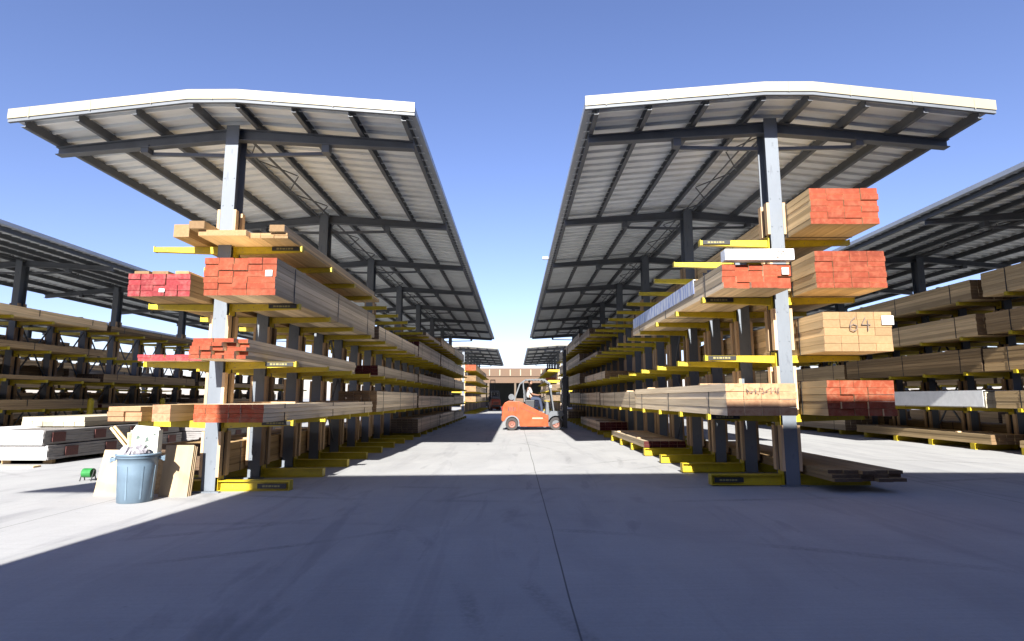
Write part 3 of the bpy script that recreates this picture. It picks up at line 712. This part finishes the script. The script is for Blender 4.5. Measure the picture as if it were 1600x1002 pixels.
def make_forklift(loc, rz, label):
    t = empty('forklift', loc, rz); tag(t, label, 'forklift', 'orange forklifts')
    W = .52
    # counterweight and engine cover: side profile with wheel arch
    b = MB()
    prof = [(0, .42), (.04, 1.02), (.13, 1.16), (.30, 1.24), (.72, 1.22), (.95, 1.13), (1.86, .68), (2.02, .62), (2.04, .16), (.80, .16)] + arc(.44, .30, .33, -15, 160) + [(.06, .36)]
    b.prism(prof, 1, -W, W); b.build('body', M['orange'], t, bevel=.018)
    b = MB(); b.prism([(1.98, .18), (1.98, .70), (2.1, .80), (2.55, .80), (2.66, .66), (2.62, .62)] + list(reversed(arc(2.30, .29, .34, 20, 175))) + [(1.99, .18)], 1, -W - .01, W + .01); b.build('front_fender', M['fgrey'], t, bevel=.015)
    b = MB(); b.box(1.22, 1.95, -.5, .5, .58, .63); b.build('floor_plate', M['dark'], t)
    b = MB(); b.prism([(.98, 1.0), (1.40, .86), (1.42, 1.28), (1.0, 1.28)], 1, -.24, .24); b.prism([(.98, 1.28), (1.10, 1.28), (1.02, 1.72), (.92, 1.72)], 1, -.23, .23); b.build('seat', M['dark'], t, bevel=.03)
    b = MB(); b.prism([(1.86, .63), (2.05, .63), (2.0, 1.18), (1.90, 1.22)], 1, -.42, .42); b.build('dashboard', M['fgrey'], t, bevel=.02)
    b = MB(); b.tube((1.86, .1, 1.12), (1.74, .1, 1.32), .02); ring = lathe([(.15, 0), (.165, .012), (.18, 0), (.165, -.012), (.15, 0)], 20)
    bb = len(b.v); mt = Matrix.Translation((1.72, .1, 1.34)) @ Matrix.Rotation(R(-32), 4, 'Y')
    b.v += [tuple(mt @ Vector(v)) for v in ring.v]; b.f += [tuple(bb + i for i in f) for f in ring.f]; b.m += ring.m; b.t += ring.t
    b.build('steering_wheel', M['dark'], t)
    b = MB()
    for s in (-1, 1):
        y = s * .46
        pts = [(.52, y, 1.22), (.78, y * .97, 1.96), (1.02, y * .96, 2.13), (1.80, y * .96, 2.15), (2.06, y, 1.98), (2.22, y, .80)]
        for p, q in zip(pts, pts[1:]): b.bar(p, q, .055, .065, up=(0, 1, 0))
        b.bar((.92, y * .97, 2.06), (.98, y, 1.2), .04, .05, up=(0, 1, 0))
    for x, z in ((.80, 1.98), (.92, 2.06), (1.04, 2.15), (1.18, 2.155), (1.32, 2.16), (1.46, 2.165), (1.60, 2.165), (1.74, 2.165), (1.88, 2.10), (2.05, 1.99)): b.box(x - .02, x + .02, -.45, .45, z - .02, z + .02)
    b.build('overhead_guard', M['fgrey'], t, bevel=.004)
    # mast with carriage, forks and cylinders
    b = MB()
    for s in (-1, 1):
        b.box(2.62, 2.80, s * .33 - .04, s * .33 + .04, .10, 2.18); b.box(2.68, 2.79, s * .25 - .03, s * .25 + .03, 1.1, 3.45)
    for z in (.3, 1.2, 2.12): b.box(2.61, 2.66, -.33, .33, z, z + .1)
    b.box(2.68, 2.74, -.27, .27, 3.35, 3.45); b.box(2.68, 2.74, -.27, .27, 2.3, 2.38)
    ms = b.build('mast', M['dark'], t)
    b = MB(); b.tube((2.66, .15, .2), (2.66, .15, 2.0), .035); b.tube((2.66, -.15, .2), (2.66, -.15, 2.0), .035); b.build('lift_cylinder', M['chrome'], ms)
    b = MB(); b.box(2.82, 2.88, -.5, .5, 1.05, 1.15); b.box(2.82, 2.88, -.5, .5, 1.45, 1.55)
    for y in (-.45, -.15, .15, .45): b.box(2.83, 2.87, y - .02, y + .02, 1.15, 2.25)
    b.box(2.83, 2.87, -.47, .47, 2.25, 2.30)
    b.build('carriage', M['dark'], ms)
    for s in (-1, 1):
        b = MB(); b.box(2.885, 2.925, s * .28 - .05, s * .28 + .05, 1.0, 1.55); b.prism([(2.885, 1.0), (2.885, .955), (3.95, .975), (3.95, .99)], 1, s * .28 - .05, s * .28 + .05); b.build('fork', M['dark'], ms)
    def wheel(x, y, r, w):
        b = MB(); ty = lathe([(r * .58, -w / 2), (r * .93, -w / 2), (r, -w * .32), (r, w * .32), (r * .93, w / 2), (r * .58, w / 2)], 28)
        mt = Matrix.Rotation(R(90), 4, 'X')
        ty.v = [tuple(mt @ Vector(v)) for v in ty.v]
        o = ty.build('wheel', M['rubber'], t, (x, y, r), smooth=False)
        rm = lathe([(0, -w * .30), (r * .2, -w * .34), (r * .3, -w * .2), (r * .5, -w * .25), (r * .6, -w * .5), (r * .6, w * .5), (r * .5, w * .25), (r * .3, w * .2), (r * .2, w * .34), (0, w * .3)], 20)
        rm.v = [tuple(mt @ Vector(v)) for v in rm.v]; rm.build('rim', M['rimred'], o)
    for y in (-.44, .44): wheel(.44, y, .27, .2); wheel(2.30, y, .285, .24)
    b = MB()
    for k in range(6): b.box(-.012, .002, -.30, .30, .68 + k * .045, .70 + k * .045)
    for k in range(5): b.box(.28 + k * .07, .31 + k * .07, -W - .003, -W + .002, .80, .98)
    b.build('vent_slats', M['dark'], t)
    b = MB()
    for y in (-.10, .10): b.tube((2.7, y, .5), (2.7, y, 3.3), .014, 6)
    b.build('mast_chain', M['rubber'], ms)
    b = MB(); b.box(-.03, .03, -.45, .45, .40, .60); b.build('bumper', M['dark'], t, bevel=.01)
    for s in (-1, 1):
        b = MB(); b.box(.0, .05, s * .42 - .05, s * .42 + .05, .86, .98); b.build('tail_lamp', M['lamp_red'], t)
        b = MB(); b.box(2.06, 2.14, s * .46 - .05, s * .46 + .05, 1.80, 1.90); b.build('headlight', M['lamp_clear'], t)
    
    b = MB(); b.tube((.42, -.30, 1.40), (.42, .30, 1.40), .13, 16); b.box(.34, .50, -.2, .2, 1.22, 1.28); b.build('gas_bottle', M['fgrey'], t)
    for q in ([(.72, 1.21), (.74, .30)], [(.80, .95), (1.90, .50)]):
        b = MB(); b.bar((q[0][0], -W - .002, q[0][1]), (q[1][0], -W - .002, q[1][1]), .012, .02, up=(0, 1, 0)); b.build('panel_seam', M['dark'], t)
    b = MB(); b.box(1.3, 1.75, -W - .004, -W - .001, .48, .54); b.build('side_stripe', M['fascia'], t)
    return t
FX, FY = -.58, 24.9
fk = make_forklift((FX, FY, gz(0)), 0, 'orange forklift with raised mast crossing the sunlit aisle')
f2 = copy_tree(fk); f2.location = (-2.1, 63, 0); f2.rotation_euler = (0, 0, R(100)); f2['label'] = 'tiny orange forklift far off at the end of the aisle'

# driver
def skin(name, verts, edges, mats, loc, rz=0, sub=2, parent=None):
    me = bpy.data.meshes.new(name); me.from_pydata([v[:3] for v in verts], edges, [])
    for m in mats: me.materials.append(m)
    o = bpy.data.objects.new(name, me); COL.objects.link(o); o.location = loc; o.rotation_euler = (0, 0, rz)
    if parent: o.parent = parent
    s = o.modifiers.new('skin', 'SKIN'); s.use_smooth_shade = True
    for i, v in enumerate(verts):
        sv = me.skin_vertices[0].data[i]; r = v[3]; sv.radius = r if isinstance(r, tuple) else (r, r)
        sv.use_root = (i == 0)
    ss = o.modifiers.new('sub', 'SUBSURF'); ss.levels = ss.render_levels = sub
    return o
M['skin'] = grime('skin', (.30, .16, .10), .1, 8, .5)
M['shirt'] = grime('white_shirt', (.48, .49, .50), .08, 10, .8)
M['jeans'] = grime('blue_trousers', (.04, .055, .10), .2, 14, .9)
M['hair'] = grime('dark_hair', (.03, .018, .012), .3, 30, .7)
seat = (FX + 1.20, FY, gz(0) + 1.28)
V = [(0, 0, .08, (.15, .11)), (0, 0, .28, (.14, .10)), (-.02, 0, .46, (.17, .10)), (0, 0, .54, (.055, .055)), (.03, 0, .62, (.05, .05)), (.04, 0, .69, (.078, .088)), (.045, 0, .78, (.078, .092)), (.04, 0, .84, (.045, .05)),
     (.0, .19, .47, .05), (.12, .24, .24, .042), (.36, .17, .20, .034), (.44, .14, .21, .028),
     (.0, -.19, .47, .05), (.12, -.24, .24, .042), (.36, -.17, .20, .034), (.44, -.14, .21, .028),
     (.12, .1, .05, .085), (.44, .12, .04, .068), (.52, .12, -.34, .05), (.52, .12, -.58, .04), (.64, .12, -.60, .036),
     (.12, -.1, .05, .085), (.44, -.12, .04, .068), (.52, -.12, -.34, .05), (.52, -.12, -.58, .04), (.64, -.12, -.60, .036),
     (.12, 0, .695, .014)]
E = [(0, 1), (1, 2), (2, 3), (3, 4), (4, 5), (5, 6), (6, 7), (2, 8), (8, 9), (9, 10), (10, 11), (2, 12), (12, 13), (13, 14), (14, 15), (0, 16), (16, 17), (17, 18), (18, 19), (19, 20), (0, 21), (21, 22), (22, 23), (23, 24), (24, 25), (5, 26)]
pr = empty('person', seat); tag(pr, 'dark-haired person in a white shirt driving the orange forklift', 'person')
skin('body', V, E, [M['skin']], (0, 0, 0), parent=pr)
VS = [(0, 0, .05, (.165, .125)), (0, 0, .28, (.155, .115)), (-.02, 0, .47, (.185, .115)), (0, 0, .535, (.075, .07)), (.0, .20, .47, .068), (.10, .245, .28, .06), (.0, -.20, .47, .068), (.10, -.245, .28, .06)]
skin('shirt', VS, [(0, 1), (1, 2), (2, 3), (2, 4), (4, 5), (2, 6), (6, 7)], [M['shirt']], (0, 0, 0), parent=pr)
VT = [(0, 0, .07, (.16, .12)), (.12, .1, .05, .095), (.44, .12, .04, .08), (.52, .12, -.34, .062), (.52, .12, -.52, .055), (.12, -.1, .05, .095), (.44, -.12, .04, .08), (.52, -.12, -.34, .062), (.52, -.12, -.52, .055)]
skin('trousers', VT, [(0, 1), (1, 2), (2, 3), (3, 4), (0, 5), (5, 6), (6, 7), (7, 8)], [M['jeans']], (0, 0, 0), parent=pr)
VH = [(.01, 0, .74, (.078, .085)), (.01, 0, .80, (.085, .09)), (.03, 0, .845, (.07, .08))]
skin('hair', VH, [(0, 1), (1, 2)], [M['hair']], (0, 0, 0), parent=pr)
for s in (-1, 1):                       # fingers curled on the wheel
    for i in range(4):
        y = s * (.10 + .018 * i)
        skin('finger', [(.43, y, .215, .012), (.475, y, .225, .010), (.495, y, .205, .009), (.485, y, .185, .008)], [(0, 1), (1, 2), (2, 3)], [M['skin']], (0, 0, 0), sub=1, parent=pr)
    skin('thumb', [(.41, s * .11, .22, .012), (.44, s * .085, .235, .010), (.465, s * .08, .225, .009)], [(0, 1), (1, 2)], [M['skin']], (0, 0, 0), sub=1, parent=pr)

# ------------------------------------------------------------ open-fronted store across the end of the aisle
M['brownwall'] = grime('brown_fascia', (.15, .088, .05), .12, 1.2, .7)
M['tanwall'] = grime('tan_wall', (.15, .11, .075), .12, 1, .8)
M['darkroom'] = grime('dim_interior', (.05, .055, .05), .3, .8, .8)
t = empty('open_store', (0, 84, 0)); tag(t, 'long brown open-fronted store with pale posts across the aisle end', 'building')
b = MB(); b.box(-16, 16, 0, .3, 3.55, 4.5); b.box(-16, 16, -.15, .3, 4.5, 5.7, 0); b.build('fascia', M['brownwall'], t)
for i in range(22): 
    x = -16 + 1.52 * i; k = MB(); k.box(x, x + .13, -.22, -.152, 4.6, 5.5); k.build('fascia_post', M['fascia'], t)
b = MB(); b.box(-16, 16, 9, 9.2, 0, 4.3); b.box(-16, -15.8, .32, 8.98, 0, 4.3); b.box(15.8, 16, .32, 8.98, 0, 4.3); b.build('wall', M['darkroom'], t)
b = MB(); b.box(-16.2, 16.2, .32, 9.4, 4.32, 4.5); b.build('roof', M['deck'], t)
for i in range(9):
    x = -15.8 + 3.95 * i; k = MB(); k.box(x - .14, x + .14, .05, .32, 0, 3.55); k.build('post', M['tanwall'], t)
b = MB()
for x, w in ((-7.9, 3.6), (4.2, 3.4)): b.box(x, x + w, .1, .25, 0, 3.5)
b.build('infill_panel', M['tanwall'], t)
# pallets of goods inside the store
for i, (x, w, h, mm, lb) in enumerate(((-3.6, 1.3, 1.5, 'tanwall', 'left tan goods pallet in the distant store'), (.1, 1.2, 1.3, 'brownwall', 'middle brown goods pallet in the distant store'), (2.2, 1.4, 1.7, 'greywrap', 'right grey goods pallet in the distant store'))):
    tt = empty('goods_pallet', (x, 83, 0)); tag(tt, lb, 'pallet')
    b = MB(); 
    for kx in (0, w / 2 - .05, w - .1): b.box(kx, kx + .1, 0, 1.0, 0, .1)
    b.box(0, w, 0, 1.0, .102, .13); b.build('pallet_base', M['brown'], tt)
    b = MB(); b.box(.03, w - .03, .03, .97, .132, h * .55); b.box(.06, w - .1, .06, .95, h * .55 + .003, h); b.build('goods', M[mm], tt, bevel=.02)

# ------------------------------------------------------------ warehouse behind the viewer; its shade falls on the foreground
M['wallpanel'] = grime('warehouse_panel', (.45, .43, .40), .08, 1, .7, stretch=(3, 3, .2))
BH = 7.9; YB = -3.55; XB = -5.08
t = empty('warehouse', (XB, YB, 0)); tag(t, 'tall pale warehouse standing behind the viewer', 'building')
b = MB(); b.box(0, 46, -24, 0, -.1, BH); b.build('wall', M['wallpanel'], t)
b = MB(); b.box(-.1, 46.1, -24.1, .1, BH + .002, BH + .06); b.build('roof', M['gutter'], t)
for i in range(5):
    k = MB()
    for j in range(12): k.box(4 + i * 9, 8 + i * 9, .003, .05, .02 + j * .33, .33 + j * .33)
    k.build('roller_door', M['white'], t)

def from_shadow(x, y, H): return (x - .14 * H, y - 1.75 * H, H)
tri = [from_shadow(-7.5, 8.72, 7.0), from_shadow(-6.15, 8.72, 7.0), from_shadow(-6.15, 10.6, 7.0), from_shadow(-6.9, 10.2, 7.0)]  # outline worked back from the wanted shadow wedge on the ground
b = MB(); b.prism([(p[0], p[1]) for p in tri], 2, 6.97, 7.0)
t2 = empty('shadow_caster', (0, 0, 0)); tag(t2, 'unseen slab added beside the warehouse corner to cast a wedge shadow', 'shadow caster'); b.build('caster_slab', M['gutter'], t2)  # added out of view only for its shadow; real caster unknown
b = MB()
for p in tri[1:3]: b.bar((p[0], p[1], 6.98), (XB + .05, YB - 1.0, 7.1), .01, .01)  # cables invented to hold the added slab
b.build('caster_cable', M['beam'], t2)
p = from_shadow(-4.3, 7.05, 7.6); k = MB(); k.prism([(p[0], p[1]), (XB + .01, p[1] - .12), (XB + .01, p[1] + .14)], 2, 7.5, 7.6)  # added wedge on the warehouse edge, shaped to cast a small shadow notch
k.build('notch_caster', M['beam'], t)

# ------------------------------------------------------------ light, sky, camera
sun_el = math.atan(1 / (1.75 * math.hypot(1, .08)))
az = math.atan2(.085, 1.06)                # shadows run towards +Y, a little to +X
d = Vector((math.sin(az) * math.cos(sun_el), math.cos(az) * math.cos(sun_el), -math.sin(sun_el)))
sl = bpy.data.lights.new('sun', 'SUN'); sl.energy = 5.0; sl.angle = R(.5); sl.color = (1, .965, .90)
so = bpy.data.objects.new('sun', sl); COL.objects.link(so); so.rotation_euler = d.to_track_quat('-Z', 'Y').to_euler(); so.location = (0, -20, 30)
w = bpy.data.worlds.new('World'); sc.world = w; w.use_nodes = True; nt = w.node_tree
sky = nt.nodes.new('ShaderNodeTexSky'); sky.sky_type = 'NISHITA'; sky.sun_disc = False
sky.sun_elevation = sun_el; sky.sun_rotation = math.atan2(-d.x, -d.y)
sky.air_density = 1.0; sky.dust_density = .5; sky.ozone_density = 2.4; sky.altitude = 100
bg = nt.nodes['Background']; bg.inputs['Strength'].default_value = .048
tint = nt.nodes.new('ShaderNodeMixRGB'); tint.blend_type = 'MULTIPLY'; tint.inputs['Fac'].default_value = 1; tint.inputs['Color2'].default_value = (1.04, .955, 1.19, 1)
nt.links.new(sky.outputs[0], tint.inputs['Color1']); nt.links.new(tint.outputs[0], bg.inputs['Color'])

cam = bpy.data.cameras.new('camera'); co = bpy.data.objects.new('camera', cam); COL.objects.link(co)
cam.sensor_width = 36; cam.lens = 887 / 1600 * 36; cam.clip_end = 4000
co.location = (0, 0, 1.36); co.rotation_euler = (R(90 + 7.77), 0, math.atan(5 / 887))
sc.camera = co
vs = sc.view_settings; vs.view_transform = 'Standard'; vs.look = 'None'; vs.exposure = 1.92; vs.gamma = 1
sc.cycles.use_denoising = True
sc.cycles.max_bounces = 8; sc.cycles.diffuse_bounces = 5
